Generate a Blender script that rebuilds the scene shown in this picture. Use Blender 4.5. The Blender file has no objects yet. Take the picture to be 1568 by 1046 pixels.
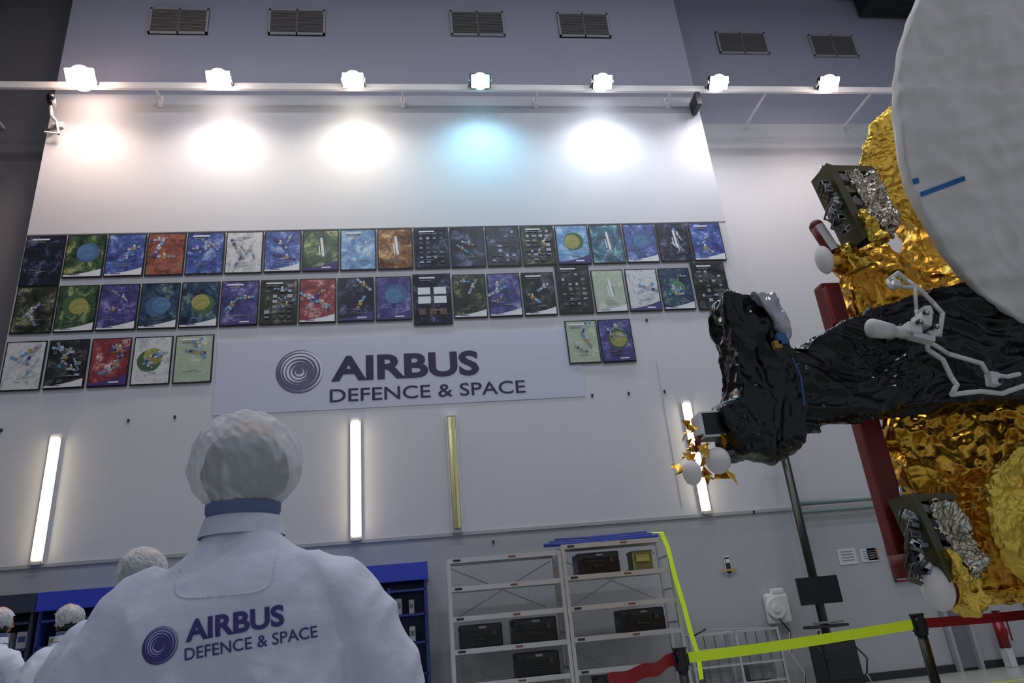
import bpy, bmesh, math, random
from mathutils import Vector as V, Matrix, noise, Euler
from mathutils.bvhtree import BVHTree
random.seed(7)
COL=bpy.context.scene.collection
SC=bpy.context.scene
def lin(c):
    o=[]
    for v in c[:3]:
        v/=255.
        o.append(v/12.92 if v<=.04045 else ((v+.055)/1.055)**2.4)
    return (o[0],o[1],o[2],1)
MC={}
def M(name,col,rough=.5,metal=0,var=.06,scale=6,bump=0,bscale=40,emit=None,es=0,coat=0,trans=0,spec=.5):
    if name in MC: return MC[name]
    m=bpy.data.materials.new(name); m.use_nodes=True; MC[name]=m
    nt=m.node_tree; n=nt.nodes; b=n['Principled BSDF']; L=nt.links.new
    tc=n.new('ShaderNodeTexCoord')
    no=n.new('ShaderNodeTexNoise'); no.inputs['Scale'].default_value=scale; no.inputs['Detail'].default_value=4
    L(tc.outputs['Object'],no.inputs['Vector'])
    mx=n.new('ShaderNodeMix'); mx.data_type='RGBA'
    c=lin(col)
    mx.inputs['A'].default_value=tuple(x*(1-var) for x in c[:3])+(1,)
    mx.inputs['B'].default_value=tuple(min(1,x*(1+var)) for x in c[:3])+(1,)
    L(no.outputs['Fac'],mx.inputs['Factor']); L(mx.outputs['Result'],b.inputs['Base Color'])
    b.inputs['Roughness'].default_value=rough; b.inputs['Metallic'].default_value=metal
    b.inputs['Specular IOR Level'].default_value=spec
    b.inputs['Coat Weight'].default_value=coat
    if emit:
        b.inputs['Emission Color'].default_value=lin(emit); b.inputs['Emission Strength'].default_value=es
    if bump:
        n2=n.new('ShaderNodeTexNoise'); n2.inputs['Scale'].default_value=bscale; n2.inputs['Detail'].default_value=5
        L(tc.outputs['Object'],n2.inputs['Vector'])
        bp=n.new('ShaderNodeBump'); bp.inputs['Strength'].default_value=bump; bp.inputs['Distance'].default_value=.02
        L(n2.outputs['Fac'],bp.inputs['Height']); L(bp.outputs['Normal'],b.inputs['Normal'])
    return m
def FOIL(name,col,rough=.28,metal=1,scale=9,st=.7,var=.25,cell=.35,coat=0,dist=.05,spec=.5):
    if name in MC: return MC[name]
    m=M(name,col,rough,metal,var,5,coat=coat,spec=spec)
    nt=m.node_tree;n=nt.nodes;L=nt.links.new;b=n['Principled BSDF']
    tc=n.new('ShaderNodeTexCoord')
    nz=n.new('ShaderNodeTexNoise'); nz.inputs['Scale'].default_value=3; L(tc.outputs['Object'],nz.inputs['Vector'])
    ad=n.new('ShaderNodeVectorMath'); ad.operation='MULTIPLY_ADD'; ad.inputs[1].default_value=(.3,.3,.3)
    L(nz.outputs['Color'],ad.inputs[0]); L(tc.outputs['Object'],ad.inputs[2])
    v1=n.new('ShaderNodeTexNoise'); v1.noise_type='RIDGED_MULTIFRACTAL'; v1.inputs['Scale'].default_value=scale; v1.inputs['Detail'].default_value=2; L(ad.outputs[0],v1.inputs['Vector'])
    v2=n.new('ShaderNodeTexVoronoi'); v2.inputs['Scale'].default_value=scale*2.4; L(ad.outputs[0],v2.inputs['Vector'])
    m1=n.new('ShaderNodeMath'); m1.operation='MULTIPLY'; m1.inputs[1].default_value=.3; L(v1.outputs['Fac'],m1.inputs[0])
    ma=n.new('ShaderNodeMath'); ma.operation='MULTIPLY_ADD'; ma.inputs[1].default_value=cell
    L(v2.outputs['Distance'],ma.inputs[0]); L(m1.outputs[0],ma.inputs[2])
    bp=n.new('ShaderNodeBump'); bp.inputs['Strength'].default_value=st; bp.inputs['Distance'].default_value=dist
    L(ma.outputs[0],bp.inputs['Height']); L(bp.outputs['Normal'],b.inputs['Normal'])
    return m
class B:
    def __init__(s): s.bm=bmesh.new(); s.mats=[]
    def _m(s,mat,n0,smooth=False):
        if mat not in s.mats: s.mats.append(mat)
        i=s.mats.index(mat); s.bm.faces.ensure_lookup_table()
        for f in s.bm.faces[n0:]: f.material_index=i; f.smooth=smooth
    def box(s,c,d,mat,rot=None,bev=0):
        n0=len(s.bm.faces)
        r=bmesh.ops.create_cube(s.bm,size=1)
        vs=r['verts']
        mt=Matrix.Translation(V(c))
        if rot: mt=mt@Euler(rot).to_matrix().to_4x4()
        bmesh.ops.transform(s.bm,matrix=mt@Matrix.Diagonal((d[0],d[1],d[2],1)),verts=vs)
        if bev:
            es=list({e for v in vs for e in v.link_edges})
            bmesh.ops.bevel(s.bm,geom=es,offset=bev,segments=2,affect='EDGES',profile=.7)
        s._m(mat,n0); return s
    def cyl(s,p0,p1,r0,mat,r1=None,seg=16,smooth=True):
        n0=len(s.bm.faces); p0=V(p0);p1=V(p1); d=p1-p0
        if d.length<1e-6: return s
        r=bmesh.ops.create_cone(s.bm,cap_ends=True,segments=seg,radius1=r0,radius2=r0 if r1 is None else r1,depth=d.length)
        q=V((0,0,1)).rotation_difference(d.normalized()).to_matrix().to_4x4()
        bmesh.ops.transform(s.bm,matrix=Matrix.Translation((p0+p1)/2)@q,verts=r['verts'])
        s._m(mat,n0,smooth); return s
    def sph(s,c,r,mat,seg=20,rot=None):
        n0=len(s.bm.faces)
        if not hasattr(r,'__len__'): r=(r,r,r)
        q=bmesh.ops.create_uvsphere(s.bm,u_segments=seg,v_segments=max(6,seg*2//3),radius=1)
        mt=Matrix.Translation(V(c))
        if rot: mt=mt@Euler(rot).to_matrix().to_4x4()
        bmesh.ops.transform(s.bm,matrix=mt@Matrix.Diagonal((r[0],r[1],r[2],1)),verts=q['verts'])
        s._m(mat,n0,True); return s
    def tube(s,pts,r,mat,seg=10):
        for i in range(len(pts)-1):
            s.cyl(pts[i],pts[i+1],r,mat,seg=seg)
        for p in pts[1:-1]: s.sph(p,r*1.02,mat,seg=10)
        return s
    def poly(s,pts,mat):
        n0=len(s.bm.faces); s.bm.faces.new([s.bm.verts.new(p) for p in pts]); s._m(mat,n0); return s
    def prism(s,pts,y0,y1,mat):
        n0=len(s.bm.faces)
        a=[s.bm.verts.new((x,y0,z)) for x,z in pts]; b=[s.bm.verts.new((x,y1,z)) for x,z in pts]
        s.bm.faces.new(a); s.bm.faces.new(b[::-1]); n=len(pts)
        for i in range(n): s.bm.faces.new((a[i],b[i],b[(i+1)%n],a[(i+1)%n]))
        bmesh.ops.recalc_face_normals(s.bm,faces=list(s.bm.faces)[n0:])
        s._m(mat,n0); return s
    def loft(s,rings,mat,seg=32,pw=2.0,caps=True):
        n0=len(s.bm.faces); R=[]
        for c,ax,ay in rings:
            row=[]
            for k in range(seg):
                t=2*math.pi*k/seg; ct,st=math.cos(t),math.sin(t)
                e=2/pw
                x=math.copysign(abs(ct)**e,ct); y=math.copysign(abs(st)**e,st)
                row.append(s.bm.verts.new(V(c)+V(ax)*x+V(ay)*y))
            R.append(row)
        for a,b in zip(R,R[1:]):
            for k in range(seg): s.bm.faces.new((a[k],a[(k+1)%seg],b[(k+1)%seg],b[k]))
        if caps: s.bm.faces.new(R[0][::-1]); s.bm.faces.new(R[-1])
        s._m(mat,n0,True); return s
    def obj(s,name,parent=None,recalc=True):
        if recalc: bmesh.ops.recalc_face_normals(s.bm,faces=s.bm.faces)
        me=bpy.data.meshes.new(name); s.bm.to_mesh(me); s.bm.free()
        for m in s.mats: me.materials.append(m)
        o=bpy.data.objects.new(name,me); COL.objects.link(o)
        if parent: o.parent=parent
        return o
def empty(name,loc=(0,0,0)):
    o=bpy.data.objects.new(name,None); COL.objects.link(o); o.location=loc; o.empty_display_size=.2; return o
def remesh(o,vox,disp=(),smooth=0,flat=False):
    md=o.modifiers.new('r','REMESH'); md.mode='VOXEL'; md.voxel_size=vox; md.use_smooth_shade=not flat
    if smooth:
        sm=o.modifiers.new('s','SMOOTH'); sm.iterations=smooth; sm.factor=.5
    for typ,size,st in disp:
        t=bpy.data.textures.new('t',typ)
        t.noise_scale=size
        dm=o.modifiers.new('d','DISPLACE'); dm.texture=t; dm.strength=st; dm.mid_level=.5; dm.texture_coords='LOCAL'
def bake(o):
    dg=bpy.context.evaluated_depsgraph_get(); dg.update()
    me=bpy.data.meshes.new_from_object(o.evaluated_get(dg))
    o.modifiers.clear(); o.data=me
def crumple(o,layers,smooth=True):
    """sharp-ridged folds: layers of (freq xyz, amplitude)"""
    bake(o); me=o.data
    cos=[v.co.copy() for v in me.vertices]; nr=[v.normal.copy() for v in me.vertices]
    for i,v in enumerate(me.vertices):
        c=cos[i]; w=noise.noise_vector(c*2.5)*.12; q=c+w; f=0
        for j,(fr,a) in enumerate(layers):
            f+=(.22-abs(noise.noise(V((q.x*fr[0]+j*7,q.y*fr[1],q.z*fr[2]+j*3)))))*a
        v.co=c+nr[i]*f
    for p in me.polygons: p.use_smooth=smooth
def text_bm(body,bold=0.0):
    cu=bpy.data.curves.new('txt','FONT'); cu.body=body; cu.size=1; cu.offset=bold; cu.resolution_u=4; cu.fill_mode='BOTH'
    ob=bpy.data.objects.new('txt',cu); COL.objects.link(ob)
    dg=bpy.context.evaluated_depsgraph_get(); dg.update()
    me=bpy.data.meshes.new_from_object(ob.evaluated_get(dg))
    vs=[v.co.copy() for v in me.vertices]; fs=[list(p.vertices) for p in me.polygons]
    bpy.data.objects.remove(ob); 
    x0=min(v.x for v in vs);x1=max(v.x for v in vs);y0=min(v.y for v in vs);y1=max(v.y for v in vs)
    return [((v.x-x0)/(x1-x0),(v.y-y0)/(y1-y0)) for v in vs],fs
def swirl(cx,cz,r,n=6):
    out=[]
    for i in range(n):
        a0=r*(.95-.15*i); ph=.9*i+.5; S=56
        w=r*(.11 if i<n-1 else .12)
        inner=[];outer=[]
        for k in range(S+1):
            t=2*math.pi*k/S; ww=w*(.5+.5*math.cos(t-ph))**1.3
            ox=r*.05*math.cos(ph); oz=r*.05*math.sin(ph)
            outer.append((cx+ox+a0*math.cos(t),cz+oz+a0*math.sin(t)*.98))
            inner.append((cx+ox+(a0-ww)*math.cos(t),cz+oz+(a0-ww)*math.sin(t)*.98))
        for k in range(S): out.append([outer[k],outer[k+1],inner[k+1],inner[k]])
    return out

# ---------------------------------------------------------------- materials
wall_m=M('wall_paint',(194,195,203),.6,var=.03,scale=1.2,spec=.3)
wall_lo=M('wall_lower_paint',(170,173,178),.5,var=.04,scale=2)
wall_up=M('wall_upper_shade',(158,159,178),.6,var=.03,scale=1)  # same wall above the floods, its unlit dimness put into the colour
setb=M('wall_recess_paint',(186,187,193),.6,var=.03,scale=1)
setl=M('wall_side_shade',(112,110,114),.6,var=.03,scale=1)  # left side darkened in the colour to read as unlit
ceil_m=M('ceiling_paint',(110,112,120),.8)
floor_m=M('floor_epoxy',(160,166,158),.25,var=.05,scale=1.5)
white=M('white_plastic',(220,220,222),.4)
metal=M('aluminium',(200,202,206),.35,.6,var=.05)
steel=M('painted_steel',(165,168,172),.45,.2)
railm=M('rail_white',(235,230,230),.4)
black=M('black_plastic',(9,9,10),.35)
dark=M('dark_grey',(38,40,45),.5)
blue=M('cabinet_blue',(48,68,190),.4)
blued=M('cabinet_frame_blue',(42,56,130),.4)
navy=M('logo_navy',(34,28,74),.5,var=.02)
yellow=M('neon_webbing',(215,245,50),.6,emit=(205,240,40),es=.1)
redm=M('red_cover',(110,16,20),.5)
redw=M('red_webbing',(150,22,34),.7)
gold=FOIL('gold_foil',(230,178,70),.3,1,6,.7,dist=.04,cell=.35)
gold2=FOIL('gold_foil_fine',(244,200,90),.36,1,12,.7,cell=.4,dist=.04)
blk=FOIL('black_foil',(7,7,9),.2,0,5,.6,cell=.08,coat=0,dist=.05,spec=.45)
silver=FOIL('silver_foil',(206,200,186),.2,1,14,.9)
clearf=FOIL('clear_film',(176,178,184),.2,.2,8,.6)
cloth=M('white_cover_cloth',(234,229,228),.85,var=.06,scale=3,bump=.6,bscale=7)
coatm=M('coat_cloth',(208,212,230),.85,var=.03,scale=5,bump=.12,bscale=60)
skin=M('skin',(196,150,128),.5,var=.05)
hairm=M('hair',(20,17,17),.6)
trous=M('trousers',(40,44,60),.8)

# ---------------------------------------------------------------- room
b=B(); b.box((2.5,3.9,-.1),(22.4,21.4,.2),floor_m); b.obj('floor')
b=B(); b.box((2.5,3.9,15.7),(22.4,21.4,.2),ceil_m); b.obj('ceiling')
XL,XR=-6.64,6.1
b=B(); b.box(((XL+XR)/2,12.0,7.1),(XR-XL,1.0,8.7),wall_m)
b.box(((XL+XR)/2,12.0,1.375),(XR-XL,1.0,2.75),wall_lo)
b.box(((XL+XR)/2,12.0,13.525),(XR-XL,1.0,4.15),wall_up)
b.obj('wall_back')
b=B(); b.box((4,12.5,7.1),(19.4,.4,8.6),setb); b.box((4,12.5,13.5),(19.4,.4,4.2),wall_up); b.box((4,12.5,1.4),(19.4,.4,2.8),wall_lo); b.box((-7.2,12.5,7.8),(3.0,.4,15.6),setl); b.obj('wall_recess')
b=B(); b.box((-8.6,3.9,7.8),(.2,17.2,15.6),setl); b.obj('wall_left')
b=B(); b.box((13.6,3.9,7.8),(.2,17.2,15.6),setb); b.obj('wall_right')
b=B(); b.box(((XL+XR)/2,11.485,2.76),(XR-XL,.03,.05),steel); b.obj('trim_1')
b=B(); b.box(((XL+XR)/2,11.495,8.36),(XR-XL,.01,.015),steel)
b.box((4.2,11.495,4.2),(.006,.006,2.6),steel); b.box((-3.0,11.495,3.8),(.006,.006,2.0),steel)
b.obj('trim_2')
b=B(); b.box(((XL+XR)/2,11.485,.06),(XR-XL,.03,.12),dark); b.obj('baseboard_back')
b=B(); b.box((9.8,12.28,.06),(7.3,.03,.12),dark); b.obj('baseboard_recess')
b=B()
for z,r in ((2.93,.045),(2.78,.03)):
    b.cyl((6.2,12.18,z),(12.5,12.18,z),r,M('pipe_green',(120,140,140),.4))
for x in (6.6,8.2,10,12): b.box((x,12.24,2.85),(.05,.12,.3),steel)
b.obj('wall_pipe')
b=B()
for x in (10.45,11.45):
    b.box((x+.48,12.265,1.1),(.94,.05,2.2),M('door_paint',(128,132,140),.45)); b.box((x+.48,12.23,1.4),(.3,.02,.5),dark); b.cyl((x+.85,12.2,1.0),(x+.85,12.2,1.2),.02,metal)
for x in (10.38,11.42,12.45): b.box((x,12.25,1.12),(.07,.08,2.28),dark)
b.box((11.42,12.25,2.27),(2.14,.08,.08),dark); b.obj('door_1')
b=B()
for x in (8.75,9.15): b.box((x,12.22,1.0),(.06,.1,2.0),steel)
b.box((8.95,12.22,2.0),(.46,.1,.06),steel); b.box((8.95,12.27,1.0),(.4,.02,1.9),M('panel_grey',(112,116,124))); b.obj('wall_cabinet_panel')
vm=M('vent_metal',(112,108,108),.6); vd=M('vent_dark',(72,72,76),.6)
for x0,x1,z0,z1,y in [(-5.11,-3.97,12.98,13.65,11.5),(-2.78,-1.64,13.0,13.68,11.5),(.97,2.13,13.05,13.74,11.5),(3.32,4.46,13.06,13.74,11.5),(7.36,8.6,13.44,14.1,12.3),(9.72,10.88,13.38,14.06,12.3)]:
    b=B(); xc=(x0+x1)/2; zc=(z0+z1)/2; w=x1-x0;h=z1-z0
    b.box((xc,y-.01,zc),(w,.03,h),vd)
    for s_ in (-1,1):
        b.box((xc+s_*(w/2-.02),y-.03,zc),(.04,.05,h),steel); b.box((xc,y-.03,zc+s_*(h/2-.02)),(w,.05,.04),steel)
    b.box((xc,y-.03,zc),(.03,.05,h),vm)
    for k in range(18): b.box((xc,y-.035,z0+.06+k*(h-.12)/17),(w-.08,.04,.014),vm,rot=(.6,0,0))
    b.obj('air_vent')
b=B(); b.box((2.4,11.14,11.33),(21,.06,.14),railm)
for x in [-4.7,-.1,2.6,5.4]: b.box((x,11.32,11.3),(.04,.36,.04),railm); b.box((x,11.48,11.25),(.08,.04,.25),railm)
for x in [-7.9,7.5,9.9,12.3]: b.box((x,11.72,11.3),(.04,1.16,.04),railm)
b.box((5.95,11.3,11.1),(.1,.35,.3),dark)
b.obj('light_rail')
lampcol=[(255,222,200),(255,240,226),(255,244,222),(160,230,250),(246,250,255),(255,250,250),(255,235,226)]
for i,x in enumerate([-5.88,-3.48,-1.02,1.42,3.88,6.32,8.74]):
    e=empty('flood_light',(x,10.91,11.3))
    b=B(); b.box((0,0,.0),(.4,.12,.28),dark,rot=(.75,0,0),bev=.03)
    for k in range(6): b.box((-.16+k*.064,.08,.07),(.012,.08,.22),dark,rot=(.75,0,0))
    for s_ in (-1,1): b.box((s_*.215,.05,.0),(.02,.2,.06),steel)
    b.box((0,.12,.0),(.45,.03,.06),steel); b.box((0,.18,0),(.05,.04,.05),steel)
    b.obj('housing',e)
    lc=lampcol[i]; lm=M('lamp_lens_%d'%i,lc,.3,emit=lc,es=45 if i!=3 else 18)
    q=[1.35,1.15,1.05,.95,1,1,1.1][i]
    b=B(); b.cyl(V((0,-.02,-.02)),V((0,-.085,-.09)),.17*q,lm,r1=.15*q,seg=28)
    b.box((0,-.05,-.05),(.37*q,.04,.26*q),lm,rot=(.75,0,0),bev=.019); b.obj('lens',e)
    l=bpy.data.lights.new('beam','SPOT'); l.energy=[215,225,215,200,235,225,230][i]; l.color=lin(lc)[:3]; l.spot_size=math.radians(150); l.spot_blend=1; l.shadow_soft_size=.2
    o=bpy.data.objects.new('beam',l); COL.objects.link(o); o.parent=e; o.location=(0,-.3,-.3)
    o.rotation_euler=V((0,.2,-1)).to_track_quat('-Z','Y').to_euler()
for x,on in ((-5.62,1),(-1.06,1),(.5,0),(4.58,1)):
    e=empty('wall_tube_light',(x,11.5,3.745))
    b=B(); b.box((0,-.03,0),(.17,.06,1.92),white,bev=.01); b.box((0,-.05,.95),(.13,.08,.05),steel); b.box((0,-.05,-.95),(.13,.08,.05),steel); b.obj('housing',e)
    tm=M('tube_on',(255,244,214),.3,emit=(255,238,200),es=10) if on else M('tube_off',(180,180,140),.2,emit=(215,210,150),es=.08)
    b=B(); 
    for dx in ((-.03,.03)): b.cyl((dx,-.09,-.9),(dx,-.09,.9),.03,tm)
    b.obj('tube',e)
for x,y in ((-4.5,5.2),(0,5.2),(4.5,5.2),(9.5,5.2),(-3,0.2),(3,0.2),(8,0.2)):
    e=empty('fill_lamp',(x,y,14.9))  # unseen hanging lamps, added to fill the room with light
    b=B(); b.box((0,0,.1),(1.5,.5,.14),steel,bev=.02); b.cyl((-.5,0,.15),(-.5,0,.69),.012,steel); b.cyl((.5,0,.15),(.5,0,.69),.012,steel); b.obj('housing',e)
    l=bpy.data.lights.new('panel','AREA'); l.shape='RECTANGLE'; l.size=1.4; l.size_y=.45; l.energy=135 if y>3 else 145; l.color=(.92,.94,1)
    o=bpy.data.objects.new('panel',l); COL.objects.link(o); o.parent=e; o.location=(0,0,.02)
b=B(); b.box((12.0,11.9,15.1),(1.5,.7,.9),dark,bev=.04); b.cyl((11.3,11.7,14.9),(12.9,11.6,14.5),.12,dark); b.box((11.0,11.9,15.4),(.5,.4,.4),steel,bev=.03); b.obj('ceiling_air_unit')
b=B(); b.box((-6.45,11.47,10.7),(.18,.06,.12),white); b.tube([(-6.45,11.45,10.7),(-6.45,11.2,10.7),(-6.45,11.12,10.85)],.03,white); b.cyl((-6.5,11.25,10.98),(-6.38,10.95,10.9),.07,white); b.sph((-6.38,10.95,10.9),.07,black)
b.tube([(-6.45,11.4,10.62),(-6.6,11.35,10.45),(-6.35,11.35,10.4),(-6.4,11.3,10.65)],.02,dark); b.obj('security_camera')
b=B()
for x,z in [(-6.45,4.85),(-4.6,4.9),(-3.9,4.92),(2.95,4.92),(3.6,4.92),(4.25,4.92),(4.15,6.3),(1.05,2.6),(5.4,2.75)]:
    b.box((x,11.485,z),(.03,.03,.045),dark); b.cyl((x,11.5,z-.01),(x,11.45,z-.01),.008,dark,seg=8)
b.obj('wall_hooks')

# ---------------------------------------------------------------- posters
frame_m=M('poster_frame',(12,12,16),.4)
wht=M('poster_white',(205,208,214),.5); pur=M('poster_purple',(58,46,112),.5); gry=M('poster_grey',(120,124,130),.5)
gld=M('poster_ochre',(150,126,66),.5); cyn=M('poster_cyan',(90,140,180),.5); sil=M('poster_silver',(150,160,176),.5)
def pmat(i,c1,c2,c3):
    m=bpy.data.materials.new('poster_print_%d'%i); m.use_nodes=True; nt=m.node_tree;n=nt.nodes;L=nt.links.new;bs=n['Principled BSDF']
    tc=n.new('ShaderNodeTexCoord'); mp=n.new('ShaderNodeMapping'); mp.inputs['Location'].default_value=(i*3.7,0,i*1.3); L(tc.outputs['Object'],mp.inputs['Vector'])
    no=n.new('ShaderNodeTexNoise'); no.inputs['Scale'].default_value=3.8; no.inputs['Detail'].default_value=8; no.inputs['Roughness'].default_value=.68; no.inputs['Distortion'].default_value=.5; L(mp.outputs[0],no.inputs['Vector'])
    n3=n.new('ShaderNodeTexVoronoi'); n3.inputs['Scale'].default_value=30; L(mp.outputs[0],n3.inputs['Vector'])
    ad=n.new('ShaderNodeMath'); ad.operation='MULTIPLY_ADD'; ad.inputs[1].default_value=.1; L(n3.outputs['Color'],ad.inputs[0]); L(no.outputs['Fac'],ad.inputs[2])
    cr=n.new('ShaderNodeValToRGB'); e=cr.color_ramp.elements; e[0].position=.42; e[0].color=lin(c1); e[1].position=.74; e[1].color=lin(c3); k=cr.color_ramp.elements.new(.58); k.color=lin(c2)
    L(ad.outputs[0],cr.inputs[0]); hs=n.new('ShaderNodeHueSaturation'); hs.inputs['Saturation'].default_value=.9; L(cr.outputs[0],hs.inputs['Color']); L(hs.outputs[0],bs.inputs['Base Color']); bs.inputs['Roughness'].default_value=.3
    return m
PAL={'k':((8,10,18),(22,30,56),(100,112,150)),'g':((18,36,30),(52,86,56),(180,186,110)),'b':((22,38,98),(50,82,162),(160,186,220)),'r':((70,40,34),(150,74,60),(90,130,90)),
'w':((160,166,172),(200,203,208),(120,130,130)),'t':((12,40,64),(32,92,120),(140,190,196)),'o':((60,36,26),(134,90,54),(216,184,126)),'p':((36,34,84),(66,62,134),(146,140,196)),
'm':((16,22,18),(50,58,46),(150,152,120)),'d':((14,16,20),(38,42,46),(96,100,104)),'e':((10,18,34),(30,66,100),(134,162,130)),'R':((96,26,36),(140,42,52),(220,200,200)),'c':((54,96,156),(104,152,196),(190,212,226)),'y':((170,180,172),(150,168,140),(208,208,210))}
pid=[0]
def poster(x0,x1,z0,z1,kind,style):
    i=pid[0]; pid[0]+=1; rnd=random.Random(i*17+3)
    w=x1-x0;h=z1-z0; xc=(x0+x1)/2; zc=(z0+z1)/2
    b=B(); y=-.012
    b.box((0,y,0),(w,.02,h),frame_m)
    f=.02; W=w-2*f;H=h-2*f; y=-.024
    b.poly([(-W/2,y,-H/2),(W/2,y,-H/2),(W/2,y,H/2),(-W/2,y,H/2)],pmat(i,*PAL[kind]))
    y-=.0015
    def rect(cx,cz,ww,hh,mt,a=0):
        nonlocal y
        y-=.0004
        ca,sa=math.cos(a),math.sin(a)
        b.poly([(cx+dx*ca-dz*sa,y,cz+dx*sa+dz*ca) for dx,dz in ((-ww/2,-hh/2),(ww/2,-hh/2),(ww/2,hh/2),(-ww/2,hh/2))],mt)
    def disc(cx,cz,r,mt,a0=0,a1=2*math.pi):
        nonlocal y
        y-=.0004
        b.poly([(cx+r*math.cos(a0+(a1-a0)*k/24),y,cz+r*math.sin(a0+(a1-a0)*k/24)) for k in range(24)],mt)
    def sat(cx,cz,s,a):
        rect(cx,cz,.05*s,.06*s,gld if rnd.random()<.4 else sil,a)
        for q in (-1,1):
            for j in (0,1): rect(cx+q*(.065+.055*j)*s*math.cos(a),cz+q*(.065+.055*j)*s*math.sin(a),.048*s,.04*s,rnd.choice((cyn,gry,sil,pur)),a)
        rect(cx,cz+.04*s,.025*s,.03*s,wht,a+.5)
    if 'p' in style:
        disc(rnd.uniform(-.06,.06),rnd.uniform(-.03,.1),.19,M('poster_glow_%d'%(i%3),[(30,80,100),(60,90,130),(60,90,60)][i%3],.4,var=.3,scale=8))
        disc(rnd.uniform(-.04,.04),rnd.uniform(0,.08),.15,M('poster_planet_%d'%(i%3),[(70,120,90),(70,110,150),(140,140,80)][i%3],.4,var=.7,scale=18))
    if 's' in style:
        for k in range(rnd.randint(2,5)): sat(rnd.uniform(-.15,.15),rnd.uniform(-.2,.3),rnd.uniform(.6,1.4),rnd.uniform(-1.2,1.2))
    if 'r' in style:
        rect(.03,.05,.045,.36,wht,.1); rect(-.02,.0,.02,.2,wht,.1); rect(.08,.0,.02,.2,gry,.1); disc(.01,.24,.022,wht)
    if 't' in style:
        for r_ in range(7):
            for c_ in range(4):
                if rnd.random()<.75: rect(-.19+c_*.125,.3-r_*.1,rnd.uniform(.05,.09),rnd.uniform(.03,.07),rnd.choice((gry,M('poster_dim',(66,72,74),.5),M('poster_dim',(1,1,1)),sil)))
    if 'c' in style:
        for c_ in (-.14,.14):
            for r_ in (.16,-.02): rect(c_,r_,.22,.14,wht)
        for c_ in (-.18,0,.18): rect(c_,-.25,.12,.12,M('poster_brown',(96,70,60),.5,var=.5,scale=20))
    if 'w' in style:
        y-=.0004; pts=[(-W/2,-H/2),(W/2,-H/2)]+[(W/2-W*k/12,-H/2+.03+.11*(1-k/12)**1.8) for k in range(13)]
        b.poly([(px,y,pz) for px,pz in pts],wht); rect(-.12,-H/2+.03,.16,.014,pur)
    if 'u' in style:
        y-=.0004; pts=[(-W/2,-H/2),(W/2,-H/2)]+[(W/2-W*k/12,-H/2+.04+.14*(1-k/12)**1.8) for k in range(13)]
        b.poly([(px,y,pz) for px,pz in pts],pur); rect(.1,-H/2+.05,.16,.025,wht)
    if 'h' in style: rect(-.08,H/2-.06,.28,.03,wht); rect(-.1,H/2-.11,.2,.014,gry)
    for k in range(3): rect(rnd.uniform(-.12,.12),rnd.uniform(-.28,-.2)+.012*k,rnd.uniform(.1,.2),.008,gry)
    o=b.obj('poster',recalc=False); o.location=(xc,11.488,zc); o.rotation_euler=(0,rnd.uniform(-.006,.006),0)
r1=[('k','h'),('g','pw'),('b','sw'),('r','s'),('b','sh'),('w','s'),('b','sw'),('g','ru'),('c','sh'),('o','r'),('k','th'),('k','s'),('k','t'),('m','sth'),('c','pu'),('t','r'),('b','pw'),('k','sr'),('b','swh')]
p=(5.91+6.66)/19
for i,(k,s_) in enumerate(r1):
    x0=-6.63+.02+i*p; poster(x0,x0+p-.025,7.48-(.14 if i==0 else 0),8.32,k,s_)
r2=[('m','s'),('g','pw'),('p','sw'),('e','pw'),('e','pw'),('p','suh'),('m','sth'),('R','sw'),('k','su'),('p','pu')]
for i,(k,s_) in enumerate(r2):
    x0=-6.62+.02+i*.655; poster(x0,x0+.63,6.47,7.33,k,s_)
poster(-.05,.63,6.36,7.36,'k','ch')
for i,(k,s_) in enumerate([('m','sw'),('p','sw'),('d','shw')]): poster(.66+i*.63,.66+i*.63+.6,6.46,7.33,k,s_)
poster(2.56,3.2,6.47,7.46,'d','th')
for i,(k,s_) in enumerate([('y','rw'),('w','su'),('e','psw')]): poster(3.23+i*.645,3.23+i*.645+.61,6.47,7.34,k,s_)
poster(5.18,5.84,6.45,7.44,'d','th')
for i,(k,s_) in enumerate([('w','s'),('d','stw'),('R','su'),('w','sp'),('y','sh')]): poster(-6.6+i*.652,-6.6+i*.652+.61,5.48,6.33,k,s_)
poster(2.62,3.2,5.51,6.33,'y','sh'); poster(3.22,3.83,5.5,6.33,'p','spu')

# ---------------------------------------------------------------- wall sign
sg=empty('company_sign',(0,11.5,0))
b=B(); b.box((-.25,-.005,5.55),(6.16,.01,1.28),M('sign_panel',(184,187,208),.4,var=.02,scale=2)); b.obj('panel',sg)
b=B()
def txt(body,x0,x1,z0,z1,y,mat,bold):
    vs,fs=text_bm(body,bold); n0=len(b.bm.faces)
    bv=[b.bm.verts.new((x0+u*(x1-x0),y,z0+v*(z1-z0))) for u,v in vs]
    for f in fs:
        try: b.bm.faces.new([bv[k] for k in f])
        except: pass
    b._m(mat,n0)
txt('AIRBUS',-1.46,1.03,5.39,5.85,-.015,navy,.035)
txt('DEFENCE & SPACE',-1.48,1.8,5.03,5.26,-.015,navy,.008)
b.poly([(-1.98+.385*math.cos(k*math.pi/32),-.0125,5.6+.385*math.sin(k*math.pi/32)) for k in range(64)],M('logo_disc',(88,84,120),.5,var=.45,scale=3))
for q in swirl(-1.98,5.6,.385): b.poly([(x,-.0155,z) for x,z in q],M('logo_swirl',(196,200,216),.5))
b.obj('lettering',sg,recalc=False)

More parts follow.
